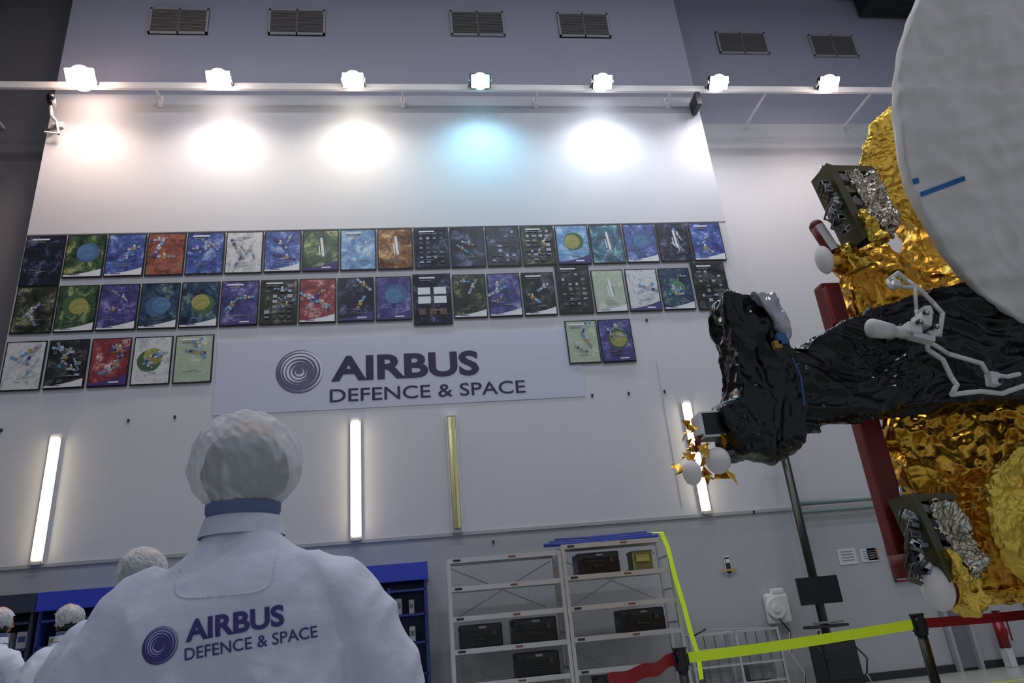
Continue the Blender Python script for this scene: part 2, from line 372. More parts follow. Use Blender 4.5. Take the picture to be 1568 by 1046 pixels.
# ---------------------------------------------------------------- storage
def rack():
    e=empty('storage_rack',(0,0,0))
    b=B(); 
    yF,yB=10.45,10.95
    for x0,x1,top,zs in ((.30,1.88,2.28,(2.26,1.88,1.49,1.08,.66,.25)),(1.94,3.5,2.36,(2.33,1.90,1.49,1.09,.68,.27))):
        for x in (x0,x1):
            for y in (yF,yB): b.box((x,y,top/2),(.05,.05,top),metal)
            for k in range(5): b.box((x,(yF+yB)/2,.3+k*.45),(.02,.5,.025),metal)
        for z in zs:
            b.box(((x0+x1)/2,yF,z),(x1-x0,.03,.065),metal); b.box(((x0+x1)/2,yB,z),(x1-x0,.03,.05),metal)
            b.box(((x0+x1)/2,(yF+yB)/2,z+.01),(x1-x0-.04,.48,.015),steel)
            b.box((x0+.12,yF-.018,z),(.1,.006,.03),dark); b.box((x0+.9,yF-.018,z),(.10,.006,.025),M('label_red',(120,76,66)))
        b.cyl((x0+.05,yB+.02,1.5),(x1-.05,yB+.02,2.2),.008,metal,seg=8); b.cyl((x1-.05,yB+.02,1.5),(x0+.05,yB+.02,2.2),.008,metal,seg=8)
        b.cyl((x0+.05,yB+.02,.1),(x1-.05,yB+.02,1.0),.008,metal,seg=8); b.cyl((x1-.05,yB+.02,.1),(x0+.05,yB+.02,1.0),.008,metal,seg=8)
    b.obj('frame',e)
rack()
def case(x0,x1,z0,h=.31):
    b=B(); xc=(x0+x1)/2; w=x1-x0
    b.box((xc,10.68,z0+h*.33),(w,.4,h*.62),black,bev=.02); b.box((xc,10.68,z0+h*.8),(w,.4,h*.36),black,bev=.03)
    for s_ in (-.3,.3): b.box((xc+s_*w,10.47,z0+h*.62),(.06,.03,.09),dark)
    b.box((xc+.3*w,10.455,z0+h*.6),(.02,.01,.02),M('latch_red',(150,50,40)))
    b.tube([(xc-.09,10.475,z0+h*.45),(xc-.08,10.44,z0+h*.35),(xc+.08,10.44,z0+h*.35),(xc+.09,10.475,z0+h*.45)],.012,dark)
    b.box((xc+.02,10.472,z0+h*.84),(.1,.006,.03),gry)
    b.obj('equipment_case')
case(2.14,2.76,1.925); case(2.66,3.3,1.115); case(.4,.99,1.105); case(1.13,1.75,1.105,.33); case(1.14,1.74,.685)
b=B(); b.box((3.12,10.68,2.05),(.3,.3,.26),M('yellow_box',(170,162,90)),bev=.015); b.box((3.12,10.52,2.1),(.2,.01,.1),M('box_label',(110,104,60))); b.box((3.12,10.68,2.19),(.31,.31,.03),M('box_label',(1,1,1))); b.obj('component_box')
b=B()
for k,(z,c) in enumerate(((2.39,(36,60,150)),(2.43,(50,70,130)),(2.47,(30,44,120)))):
    b.tube([(1.7+.1*k,10.6+.1*k,z),(2.4,10.62+.08*k,z-.01),(3.42-.05*k,10.6+.1*k,z+.01)],.028,M('sling_blue_%d'%k,c,.7))
b.obj('lifting_slings')
b=B()
P_=[(3.3,10.5,2.44),(3.42,10.4,2.42),(3.47,10.38,2.2),(3.5,10.36,1.8),(3.55,10.34,1.4),(3.58,10.33,1.05),(3.63,10.33,.75),(3.62,10.33,.45)]
for a,c in zip(P_,P_[1:]): b.poly([(a[0]-.03,a[1],a[2]),(a[0]+.03,a[1]-.01,a[2]+.005),(c[0]+.03,c[1]-.01,c[2]+.005),(c[0]-.03,c[1],c[2])],yellow)
b.obj('hanging_strap')
def cabinet(x0,x1,body,col):
    e=empty('storage_cabinet'); b=B(); y0,y1=10.85,11.4; xc=(x0+x1)/2; w=x1-x0; H=2.1
    b.box((xc,y1,H/2),(w,.03,H),body)
    for x in (x0+.025,x1-.025): b.box((x,(y0+y1)/2,H/2),(.04,y1-y0,H),body)
    for z in (.06,.45,.85,1.25,1.62,1.95): b.box((xc,(y0+y1)/2,z),(w-.06,y1-y0,.03),body)
    b.prism([(x0-.02,H-.02),(x1+.02,H-.02),(x1+.02,H+.22),(x0-.02,H+.22)],y0-.05,y1+.02,col)
    b.box((x0+w*.35,y0+.005,1.2),(.04,.03,1.6),body)
    b.obj('frame',e)
    b=B(); rnd=random.Random(int(x0*100))
    for z in (.475,.875,1.275,1.645):
        x=x0+.12
        while x<x1-.22:
            ww=rnd.uniform(.08,.2); hh=rnd.uniform(.1,.26)
            mt=rnd.choice((gry,white,dark,M('bin_yellow',(190,160,50)),M('bin_blue',(60,80,140)),M('bin_brown',(110,90,70))))
            b.box((x+ww/2,11.1,z+hh/2-.01),(ww,.25,hh),mt,bev=.008); b.box((x+ww/2,10.97,z+hh*.5),(ww*.6,.01,hh*.3),wht); x+=ww+rnd.uniform(.03,.12)
    b.obj('contents',e)
cabinet(-.84,-.01,blued,blue); cabinet(-5.2,-4.2,blued,blue); cabinet(-6.3,-5.25,M('cab_dark',(48,54,78)),M('cab_dark',(1,1,1)))
cabinet(-1.9,-.89,blued,blue)
b=B()
for x in (3.75,4.45,5.1):
    b.box((x,11.2,.5),(.035,.035,1.0),metal); b.box((x,10.9,.5),(.035,.035,1.0),metal)
for z in (.3,.55,.78,.98):
    b.box((4.42,11.2,z),(1.4,.025,.025),metal); b.box((4.42,10.9,z),(1.4,.025,.025),metal)
for k in range(9): b.box((3.8+k*.16,10.9,.62),(.012,.012,.7),M('wire_grey',(104,108,112),.4,.3))
for z in (.3,.98): b.box((4.42,11.05,z),(1.4,.32,.02),steel)
b.tube([(3.8,10.88,.98),(4.0,10.86,1.06),(4.6,10.86,1.02),(5.0,10.86,1.0)],.012,dark)
for x in (3.75,5.1):
    for y in (10.9,11.2): b.cyl((x-.02,y,.05),(x+.02,y,.05),.05,black)
b.box((4.1,11.05,.42),(.4,.22,.22),M('cart_box',(130,134,138)),bev=.01); b.box((4.75,11.05,.42),(.35,.22,.2),gry,bev=.01)
b.obj('wire_trolley')
b=B(); b.box((5.42,11.42,1.25),(.36,.14,.44),white,bev=.05); b.cyl((5.36,11.36,1.25),(5.36,11.31,1.25),.15,black,seg=28); b.cyl((5.36,11.32,1.25),(5.36,11.29,1.25),.06,steel,seg=20); b.box((5.46,11.4,1.5),(.2,.1,.08),white,bev=.02)
b.tube([(5.36,11.3,1.1),(5.5,11.32,.9),(5.45,11.35,.6),(5.6,11.35,.3),(5.55,11.38,.03)],.012,black); b.obj('cable_reel')
b=B(); b.box((4.78,11.485,1.95),(.1,.03,.28),white,bev=.01); b.box((4.78,11.465,2.02),(.06,.02,.06),dark); b.box((4.78,11.465,1.88),(.26,.015,.03),M('tag',(190,160,90))); b.obj('wall_socket')
e=empty('monitor_cart',(5.68,10.5,0))
b=B(); b.box((0,0,1.44),(.64,.05,.38),black,bev=.012); b.box((0,-.027,1.44),(.59,.004,.33),M('screen',(8,9,12),.1)); b.cyl((0,.03,1.4),(0,.06,.7),.03,dark)
b.box((0,.05,.95),(.5,.4,.04),dark,bev=.01); b.box((0,-.05,1.0),(.4,.16,.03),gry,bev=.01); b.box((.02,.05,.45),(.5,.42,.6),black,bev=.02)
for k in range(5): b.box((.02,-.165,.25+k*.09),(.4,.01,.03),dark)
b.box((.05,.0,.12),(.56,.5,.05),dark)
for x in (-.22,.3):
    for y in (-.2,.22): b.cyl((x-.02,y,.05),(x+.02,y,.05),.05,black)
b.tube([(.25,-.1,.7),(.36,-.2,.5),(.3,-.2,.3),(.34,-.25,.12)],.012,gry); b.tube([(-.2,-.1,.9),(-.3,-.15,.7),(-.22,-.2,.5)],.01,black)
b.obj('cart',e)
b=B(); px,py=5.97,11.12; b.cyl((px,py,0),(px,py,3.75),.066,black); b.cyl((px,py,0),(px,py,.05),.2,black,seg=28); b.cyl((px,py,.05),(px,py,.4),.08,black)
b.box((px,py,3.8),(.3,.2,.12),black,bev=.02); b.obj('support_pole')
b=B()
for x,z,w,h,mt in ((7.32,1.98,.34,.27,wht),(7.8,1.98,.2,.2,M('notice_orange',(170,110,60))),(7.72,1.97,.3,.22,wht)):
    b.box((x,12.292,z),(w,.012,h),mt)
    for k in range(4): b.box((x,12.283,z+h*.3-k*h*.18),(w*.7,.003,.012),gry)
b.obj('wall_notices')
b=B()
for z in (1.5,2.08): b.box((8.38,12.27,z),(.6,.03,.03),redm)
for x in (8.08,8.4,8.66): b.box((x,12.27,1.79),(.03,.03,.58),redm)
for z in (1.68,1.88): b.box((8.38,12.29,z),(.5,.01,.13),wht)
b.obj('notice_frame')
b=B(); b.cyl((9.6,12.1,.3),(9.6,12.1,.72),.085,M('ext_red',(130,18,22),.3),seg=20); b.sph((9.6,12.1,.72),.085,M('ext_red',(1,1,1))); b.cyl((9.6,12.1,.78),(9.6,12.1,.86),.025,black); b.box((9.6,12.07,.87),(.05,.14,.03),black); b.tube([(9.62,12.05,.84),(9.7,12.01,.7),(9.69,12.01,.4)],.014,black); b.box((9.6,12.1,.15),(.14,.14,.3),steel,bev=.01); b.box((9.6,12.0,.55),(.1,.01,.12),wht); b.obj('fire_extinguisher')
b=B(); b.box((8.5,10.4,.003),(8,.07,.006),M('floor_tape',(190,210,60),.5)); b.obj('floor_marking')

# ---------------------------------------------------------------- barrier
def post(x,y,h):
    b=B(); b.cyl((0,0,.03),(0,0,h-.03),.032,black,seg=20); b.cyl((0,0,0),(0,0,.025),.17,black,seg=32); b.cyl((0,0,.025),(0,0,.05),.16,black,r1=.05,seg=32)
    b.cyl((0,0,h-.12),(0,0,h),.042,black,seg=20); b.cyl((0,0,h),(0,0,h+.015),.046,dark,seg=20); b.box((0,0,h-.06),(.1,.03,.075),dark,bev=.006)
    o=b.obj('barrier_post'); o.location=(x,y,0)
post(1.57,4.8,1.06); post(3.24,4.8,1.12); post(.86,4.0,1.0)
def belt(p0,p1,sag,mat,w=.062,twist=0):
    b=B(); N=24; p0=V(p0);p1=V(p1)
    for k in range(N):
        def pt(t):
            q=p0.lerp(p1,t); q.z-=sag*4*t*(1-t); q.y+=.012*math.sin(t*9+1)*(1+twist); q.z+=twist*.008*math.sin(t*15); return q
        a=pt(k/N);c=pt((k+1)/N)
        b.poly([a-V((0,0,w/2)),c-V((0,0,w/2)),c+V((0,0,w/2)),a+V((0,0,w/2))],mat)
    bmesh.ops.remove_doubles(b.bm,verts=b.bm.verts,dist=.0005)
    return b.obj('barrier_belt')
belt((1.62,4.8,1.01),(3.19,4.8,1.07),.008,yellow); belt((3.29,4.8,1.07),(5.4,5.3,1.05),.01,redw); belt((1.53,4.78,1.01),(.9,4.03,.97),.01,redw,.075,1.0)

# ---------------------------------------------------------------- satellite
S=empty('satellite')
GL=(((2,2,3),.12),((5,5,6),.08),((12,12,13),.036),((26,26,26),.014))
def foilobj(name,prisms,mat,vox,layers,sm=2):
    b=B()
    for pts,y0,y1 in prisms: b.prism(pts,y0,y1,mat)
    o=b.obj(name,S); remesh(o,vox,(),smooth=sm); crumple(o,layers); return o
foilobj('body_gold',[([(2.73,1.2),(4.4,1.1),(4.4,3.1),(3.3,3.2),(3.02,3.42),(2.78,3.3),(2.72,3.1)],3.74,3.9)],gold,.011,GL)
foilobj('body_core',[([(4.0,1.15),(5.4,1.15),(5.4,3.1),(4.0,3.1)],3.85,5.2),([(4.3,3.0),(5.4,3.0),(5.4,4.7),(4.3,4.7)],3.9,5.2)],gold,.03,GL[:3])
def disc_foil(c,r,n,mat,name,t=.06):
    b=B(); n=V(n).normalized(); c=V(c)
    a=n.orthogonal().normalized(); bb=n.cross(a)
    rings=[(c-n*t,a*r*.9,bb*r*.9),(c-n*t*.3,a*r,bb*r),(c+n*t*.3,a*r,bb*r),(c+n*t,a*r*.93,bb*r*.93)]
    b.loft(rings,mat,seg=48); o=b.obj(name,S); remesh(o,.010,()); crumple(o,(((4,4,4),.04),((12,12,12),.026),((26,26,26),.012)))
N_=(-.131,-.9165,-.378)
disc_foil((3.50,3.70,3.98),.45,N_,gold2,'upper_reflector',.04)
disc_foil((3.30,3.46,1.57),.41,(-.1,-1,-.15),gold2,'lower_reflector',.04)
C0=V((4.17,2.72,3.67)); AX=V((.9905,-.1056,-.0879)); AY=V((.0407,-.3858,.9217)); AN=V(N_)
RD=1.465
def dishp(u,v,off=0):
    r=math.hypot(u,v)/RD
    h=.14*(1-r*r)
    n=noise.noise(V((u*1.4,v*1.4,3)))*.04+noise.noise(V((u*5+v*2,v*2.5,7)))*.03-abs(noise.noise(V((u*3,v*7-u*2,1))))*.05-abs(noise.noise(V((u*9+v*3,v*5,2))))*.028+noise.noise(V((u*14,v*10,5)))*.010
    return C0+AX*u+AY*v+AN*(h+n+off)
b=B(); NR,NS=110,320; rows=[]
for i in range(1,NR+1):
    r=RD*i/NR; rows.append([b.bm.verts.new(dishp(r*math.cos(2*math.pi*k/NS),r*math.sin(2*math.pi*k/NS))) for k in range(NS)])
cv=b.bm.verts.new(dishp(0,0))
for i,(rr,off) in enumerate(((1.004,-.02),(1.005,-.06),(.98,-.14))):
    rows.append([b.bm.verts.new(dishp(RD*rr*math.cos(2*math.pi*k/NS),RD*rr*math.sin(2*math.pi*k/NS),off)) for k in range(NS)])
for a,c in zip(rows,rows[1:]):
    for k in range(NS): b.bm.faces.new((a[k],a[(k+1)%NS],c[(k+1)%NS],c[k]))
for k in range(NS): b.bm.faces.new((cv,rows[0][k],rows[0][(k+1)%NS]))
b.bm.faces.new(rows[-1]); b._m(cloth,0,True); b.obj('covered_antenna_dish',S)
b=B(); tape=M('blue_tape',(20,110,176),.5)
def strip(a,c,w):
    N=14; a=V(a);c=V(c); d=(c-a).normalized(); q=V((-d.y,d.x))*w/2
    for k in range(N):
        p0=a.lerp(c,k/N);p1=a.lerp(c,(k+1)/N)
        b.poly([dishp(*(p0-q),.006),dishp(*(p1-q),.006),dishp(*(p1+q),.006),dishp(*(p0+q),.006)],tape)
strip((-1.355,-.533),(-1.14,-.453),.026); strip((-1.385,-.457),(-1.35,-.447),.03)
b.obj('tape',S,recalc=False)
b=B(); b.cyl(C0-AN*.15,C0-AN*1.5,.18,dark,seg=20); b.obj('dish_mount',S)
b=B(); b.box((2.6,3.82,2.26),(.13,.1,1.72),redm,bev=.02); b.box((2.58,3.75,2.95),(.1,.05,.25),M('red_bright',(150,20,24)),bev=.01); b.cyl((2.6,3.8,1.34),(2.6,3.8,1.46),.09,redm); b.obj('red_cover_beam',S)
BL=(((1.6,3,3.5),.12),((3,8,10),.07),((10,16,18),.028),((24,28,30),.008))
foilobj('black_blanket_arm',[([(1.9,2.50),(2.3,2.64),(2.62,2.78),(2.93,2.88),(3.2,2.84),(4.2,2.85),(4.2,2.18),(3.17,2.19),(2.6,2.18),(2.3,2.15),(2.04,2.12),(1.87,2.01),(1.82,2.0),(1.83,2.2)],3.34,3.54)],blk,.0095,BL,3)
foilobj('black_blanket_end',[([(1.59,2.72),(1.62,2.79),(1.81,2.79),(1.87,2.66),(1.90,2.45),(1.91,2.2),(1.85,1.98),(1.74,1.94),(1.53,1.95),(1.48,2.05),(1.46,2.18),(1.55,2.24),(1.59,2.5)],3.2,3.42)],blk,.009,(((4,3,1.4),.09),((10,8,4),.05),((18,14,12),.022),((28,26,24),.007)),2)
foilobj('clear_film_wrap',[([(1.74,2.78),(1.86,2.76),(1.90,2.6),(1.86,2.5),(1.83,2.6)],3.16,3.22)],clearf,.008,(((6,6,3),.06),((14,14,8),.04)),1)
b=B(); b.box((1.82,3.15,2.5),(.05,.03,.06),M('tag_blue',(50,90,140))); b.box((1.79,3.15,2.47),(.04,.03,.04),gld); b.tube([(1.80,3.15,2.5),(1.86,3.16,2.4),(1.88,3.16,2.3),(1.86,3.16,2.15)],.005,dark); b.obj('arm_tags',S)
b=B(); b.box((1.42,3.3,2.11),(.13,.12,.13),white,bev=.01); b.box((1.35,3.28,2.11),(.02,.1,.1),black); b.sph((1.41,3.26,1.93),(.06,.06,.065),cloth); b.cyl((1.41,3.3,1.93),(1.48,3.35,1.97),.03,gold); b.sph((1.27,3.26,1.88),(.045,.05,.06),cloth); b.tube([(1.34,3.28,2.06),(1.33,3.28,2.0),(1.40,3.28,1.97)],.014,redm); b.obj('thruster_block',S)
b=B(); rnd=random.Random(5)
for cx,cz,s_ in ((1.31,2.12,.03),(1.31,2.06,.03),(1.23,1.93,.045),(1.28,1.97,.05),(1.32,2.02,.045),(1.38,1.88,.05),(1.46,1.88,.05),(1.26,1.89,.04),(1.36,2.0,.05),(1.47,2.0,.05),(1.33,1.95,.05)):
    for k in range(3):
        c=V((cx+rnd.uniform(-.02,.02),3.30+rnd.uniform(-.05,.05),cz+rnd.uniform(-.02,.02)))
        q=[c+V((rnd.uniform(-s_,s_),rnd.uniform(-s_,s_)*.7,rnd.uniform(-s_,s_))) for _ in range(4)]
        b.poly([q[0],q[1],q[2]],gold); b.poly([q[0],q[2],q[3]],gold)
b.obj('thruster_foil',S,recalc=False)
b=B(); wl=M('linkage_white',(216,216,214),.45)
def y_(l,y=3.18): return [(a,y+(k%2)*.03,c) for k,(a,c) in enumerate(l)]
b.tube(y_([(2.53,2.78),(2.55,2.84),(2.60,2.87),(2.66,2.84),(2.70,2.76),(2.77,2.70),(2.78,2.62),(2.74,2.50)]),.012,wl)
b.tube(y_([(2.56,2.84),(2.62,2.80),(2.67,2.78),(2.66,2.66),(2.62,2.56)]),.010,wl)
b.tube(y_([(2.64,2.50),(2.65,2.43),(2.69,2.36),(2.73,2.27),(2.72,2.22),(2.70,2.18),(2.84,2.18),(2.98,2.17),(3.11,2.20)]),.013,wl)
b.tube(y_([(2.64,2.47),(2.76,2.40),(2.90,2.33),(2.94,2.28),(3.02,2.25),(3.12,2.27)]),.012,wl)
b.cyl((2.33,3.15,2.54),(2.45,3.18,2.53),.05,wl,r1=.042,seg=20); b.cyl((2.45,3.18,2.53),(2.55,3.18,2.52),.03,wl); b.sph((2.33,3.15,2.54),(.03,.05,.05),wl)
for c,d,r in (((2.56,3.18,2.53),(.07,.1,.06),.2),((2.63,3.17,2.57),(.06,.1,.07),.4),((2.67,3.18,2.5),(.07,.08,.04),-.3),((2.60,3.17,2.48),(.12,.06,.03),.3),((2.66,3.16,2.62),(.04,.08,.05),0),((2.93,3.18,2.24),(.05,.05,.07),.2),((2.56,3.18,2.8),(.04,.05,.04),.3)): b.box(c,d,wl,rot=(0,r,0),bev=.008)
for c in ((2.58,3.11,2.55),(2.66,3.11,2.52),(2.63,3.11,2.6),(2.95,3.15,2.22)): b.cyl((c[0],c[1]+.03,c[2]),c,.016,metal); b.cyl(c,(c[0],c[1]-.01,c[2]),.009,dark)
b.obj('linkage_arm',S)
def sensor(ox,oz,k):
    b=B(); rnd=random.Random(int(oz*10)); y=3.6
    pan=M('panel_olive',(84,82,60),.45,.3); tile=M('tile_grey',(120,118,100),.35,.4)
    def q(l): return [(ox+k*a,oz+k*c) for a,c in l]
    b.prism(q([(0,0),(.32,-.01),(.35,-.05),(.05,-.05)]),y-.08,y+.1,pan)
    b.prism(q([(0,0),(.05,-.02),(.15,-.52),(.09,-.56)]),y-.1,y+.1,pan)
    b.prism(q([(.05,-.05),(.34,-.05),(.36,-.45),(.14,-.55)]),y+.02,y+.06,dark)
    for j in range(5):
        b.box((ox+k*(.10+.02*j),y-.05,oz-k*(.1+.09*j)),(.07*k,.08,.05*k),rnd.choice((tile,metal,dark,gry)),rot=(0,rnd.uniform(0,.4),0),bev=.006)
    for j in range(14):
        z=oz-k*rnd.uniform(.12,.5); x=ox+k*rnd.uniform(-.04,.08)
        b.tube([(x,y-.05,z),(x-.05,y-.06,z+.03),(x-.08,y-.04,z-.04),(x-.02,y-.05,z-.07)],.006,rnd.choice((dark,metal,gry,black)))
        b.box((x-.03,y-.05,z),(.05,.05,.03),rnd.choice((dark,metal,black,gry)),rot=(0,rnd.uniform(-.7,.7),0),bev=.004)
    b.tube([(ox+k*.02,y,oz),(ox+k*.03,y,oz+.05),(ox+k*.06,y,oz+.03)],.008,metal); b.cyl((ox+k*.12,y,oz),(ox+k*.12,y,oz+.03),.014,gld)
    b.obj('sensor_panel',S)
    b=B(); 
    b.prism(q([(.12,-.06),(.30,-.08),(.38,-.44),(.30,-.55),(.18,-.40)]),y-.1,y-.03,silver)
    o=b.obj('sensor_foil',S); remesh(o,.007,()); crumple(o,(((8,8,5),.11),((18,18,14),.05)))
    b=B(); b.prism(q([(.10,-.36),(.18,-.44),(.24,-.58),(.14,-.56)]),y-.14,y-.06,gold2)
    o=b.obj('sensor_gold_wrap',S); remesh(o,.008,()); crumple(o,(((8,8,5),.06),((18,18,14),.03)))
sensor(2.62,3.83,1); sensor(2.52,1.74,.8)
b=B(); b.sph((2.50,3.62,3.20),(.055,.05,.095),cloth); b.cyl((2.53,3.64,3.2),(2.66,3.68,3.2),.045,gold,r1=.075); b.cyl((2.66,3.66,3.2),(2.8,3.72,3.22),.05,gold2)
b.cyl((2.60,3.66,3.28),(2.54,3.66,3.46),.045,redm); b.sph((2.54,3.66,3.46),.045,redm)
b.sph((2.56,3.56,1.27),(.085,.06,.11),cloth); b.cyl((2.6,3.6,1.27),(2.72,3.64,1.29),.10,gold2,r1=.06); b.cyl((2.6,3.66,1.38),(2.55,3.64,1.5),.05,redm)
b.obj('covered_thrusters',S)
foilobj('thruster_gold_shroud',[([(2.68,1.36),(2.82,1.34),(2.86,1.2),(2.76,1.13),(2.68,1.18)],3.58,3.7),([(2.6,3.3),(2.74,3.3),(2.8,3.16),(2.66,3.12)],3.6,3.7)],gold2,.010,(((6,6,6),.05),((16,16,16),.03)),1)
b=B(); 
b.cyl((4.9,4.6,.25),(4.9,4.6,1.2),.4,dark,seg=28)
for a in (0,math.pi/2,math.pi,3*math.pi/2): b.box((4.9+.45*math.cos(a),4.6+.45*math.sin(a),.15),(.5,.14,.14),dark,rot=(0,0,a),bev=.01); b.cyl((4.9+.62*math.cos(a),4.6+.62*math.sin(a),0),(4.9+.62*math.cos(a),4.6+.62*math.sin(a),.1),.07,black)
b.box((4.9,4.6,.3),(1.0,1.0,.14),dark,bev=.02); b.obj('integration_stand',S)

# ---------------------------------------------------------------- people
def capmat():
    if 'bouffant_cap' in MC: return MC['bouffant_cap']
    m=M('bouffant_cap',(224,227,232),.8,var=.04,bump=.12,bscale=18); nt=m.node_tree;n=nt.nodes;L=nt.links.new
    out=[x for x in n if x.type=='OUTPUT_MATERIAL'][0]; bs=n['Principled BSDF']
    tr=n.new('ShaderNodeBsdfTransparent'); mx=n.new('ShaderNodeMixShader')
    tc=n.new('ShaderNodeTexCoord'); mp=n.new('ShaderNodeMapping'); mp.inputs['Scale'].default_value=(1,1,.55); L(tc.outputs['Object'],mp.inputs['Vector'])
    no=n.new('ShaderNodeTexNoise'); no.inputs['Scale'].default_value=11; no.inputs['Detail'].default_value=1; no.inputs['Distortion'].default_value=.8; L(mp.outputs[0],no.inputs['Vector'])
    s1=n.new('ShaderNodeMath'); s1.operation='SUBTRACT'; s1.inputs[1].default_value=.5; L(no.outputs['Fac'],s1.inputs[0])
    s2=n.new('ShaderNodeMath'); s2.operation='ABSOLUTE'; L(s1.outputs[0],s2.inputs[0])
    mr=n.new('ShaderNodeMapRange'); mr.inputs['From Min'].default_value=0; mr.inputs['From Max'].default_value=.07; mr.inputs['To Min'].default_value=.72; mr.inputs['To Max'].default_value=.52
    L(s2.outputs[0],mr.inputs['Value']); L(mr.outputs[0],mx.inputs[0]); L(tr.outputs[0],mx.inputs[1]); L(bs.outputs[0],mx.inputs[2]); L(mx.outputs[0],out.inputs['Surface'])
    return m
def person(x,y,hz,yaw,logo=False,hd=1.0):
    E=empty('technician',(x,y,0)); E.rotation_euler=(0,0,yaw)
    k=hz/1.665
    b=B(); X=V((1,0,0));Y=V((0,1,0))
    T=[(.50,.29,.19,0),(.7,.275,.175,0),(.95,.255,.155,0),(1.1,.255,.15,0),(1.22,.262,.148,-.005),(1.31,.262,.142,-.01),(1.37,.245,.13,-.012),(1.41,.215,.115,-.012),(1.445,.17,.098,-.01),(1.475,.125,.085,-.005),(1.50,.092,.078,0),(1.525,.082,.074,.005)]
    b.loft([(V((0,oy,z*k)),X*w,Y*d) for z,w,d,oy in T],coatm,seg=40,pw=2.3)
    for s_ in (-1,1):
        J=[((.14,-.012,1.405),.075),((.215,-.012,1.375),.085),((.265,-.008,1.30),.082),((.305,0,1.2),.08),((.33,.02,1.08),.075),((.335,.08,.98),.066),((.31,.17,.90),.058),((.28,.24,.86),.055)]
        pts=[V((s_*p[0],p[1],p[2]*k)) for p,_ in J]; rings=[]
        for i,(q,(_,r)) in enumerate(zip(pts,J)):
            d=(pts[min(i+1,len(pts)-1)]-pts[max(i-1,0)]).normalized(); a=d.cross(Y if abs(d.y)<.9 else X).normalized(); c=d.cross(a)
            rings.append((q,a*r,c*r))
        b.loft(rings,coatm,seg=20)
    o=b.obj('coat',E); remesh(o,.009 if logo else .018,(('CLOUDS',.16,.022),('CLOUDS',.05,.004)),smooth=9)
    bake(o)
    me=o.data; cs=[v.co.copy() for v in me.vertices]; ns=[v.normal.copy() for v in me.vertices]
    for i,v in enumerate(me.vertices):
        c=cs[i]; s1=abs(noise.noise(V((c.x*6+c.z*3,c.y*6,c.z*2.4+4)))); s3=abs(noise.noise(V((c.x*13-c.z*7,c.y*9,c.z*6)))); s2=noise.noise(V((c.x*16+c.z*10,c.y*10,c.z*8)))
        f=(.3-s1)*1.9+(.25-s3)*.9+.2*s2
        q_=min(1,max(.4,(abs(c.x+.02)-.08)/.12)) if c.z>1.22 else 1
        nc=c+ns[i]*f*.017*q_
        if logo and c.x<-.07: nc.z+=.2*(c.x+.07)*min(1,max(0,(c.z-.6)/.5))
        v.co=nc
    for p in me.polygons: p.use_smooth=True
    b=B(); b.loft([(V((0,.005,1.505*k)),X*.094,Y*.088),(V((0,.006,1.53*k)),X*.088,Y*.083),(V((0,.008,1.548*k)),X*.083,Y*.079),(V((0,.008,1.548*k)),X*.076,Y*.072),(V((0,.006,1.51*k)),X*.078,Y*.074)],coatm,seg=36,caps=False); b.obj('collar',E)
    b=B()
    for s_ in (-1,1):
        b.loft([(V((s_*.1,0,.6)),X*.1,Y*.11),(V((s_*.105,0,.42)),X*.075,Y*.08),(V((s_*.11,-.01,.25)),X*.062,Y*.066),(V((s_*.11,-.01,.07)),X*.055,Y*.06)],trous,seg=18)
        b.loft([(V((s_*.112,.05,.0)),X*.05,Y*.14),(V((s_*.112,.05,.04)),X*.052,Y*.145),(V((s_*.112,.02,.08)),X*.046,Y*.10),(V((s_*.112,-.01,.12)),X*.045,Y*.05)],white,seg=20)
    b.obj('legs',E)
    for s_ in (-1,1):
        dz=-.05 if (logo and s_<0) else 0
        b=B(); w=V((s_*.275,.25,.855*k+dz))
        b.sph(w+V((0,.05,-.01)),(.022,.05,.042),white,seg=14); b.cyl(w-V((0,.03,0)),w+V((0,.03,0)),.027,white)
        for i,ln in enumerate((.055,.065,.07,.062)):
            z=-.035+i*.022; p0=w+V((0,.085,z-.008)); p1=p0+V((-s_*.012,ln*.6,-.004)); p2=p1+V((-s_*.028,ln*.4,-.008))
            b.tube([p0-V((0,.02,0)),p0,p1,p2],.0095,white,seg=8); b.sph(p2,.0095,white,seg=8)
        t0=w+V((-s_*.01,.03,.03)); t1=t0+V((-s_*.035,.03,.015)); t2=t1+V((-s_*.015,.03,-.005)); b.tube([t0,t1,t2],.011,white,seg=8); b.sph(t2,.011,white,seg=8)
        o2=b.obj('hand',E); remesh(o2,.005,(),smooth=2)
    b=B(); H=V((0,.02,hz))
    b.sph((0,0,0),(.077,.096,.118),skin,seg=36)
    for v in b.bm.verts:
        c=v.co
        if c.z<0: f=1+c.z*2.1; c.x*=max(.55,f); 
        if c.z<0 and c.y<0: c.y*=max(.45,1+c.z*4.0)
        for ex in (-.031,.031):
            d=math.hypot(c.x-ex,(c.z+.0)*1.2)
            if c.y>0 and d<.022: c.y-=.010*(1-d/.022)
    b.loft([(V((0,.105,.012)),X*.008,V((0,0,1))*.006),(V((0,.112,-.012)),X*.012,V((0,0,1))*.01),(V((0,.116,-.032)),X*.016,V((0,0,1))*.012),(V((0,.085,-.04)),X*.016,V((0,0,1))*.012)],skin,seg=14)
    for s_ in (-1,1):
        b.sph((s_*.031,.078,.0),(.013,.012,.011),white,seg=12); b.sph((s_*.031,.089,.0),(.006,.004,.006),black,seg=8)
        b.sph((s_*.078,-.005,-.01),(.012,.022,.034),skin,seg=14,rot=(0,0,s_*.3)); b.box((s_*.031,.092,.024),(.03,.008,.006),hairm)
    b.sph((0,.086,-.064),(.026,.012,.006),M('lips',(160,96,90)),seg=12); b.sph((0,.086,-.071),(.022,.012,.005),M('lips',(1,1,1)),seg=12)
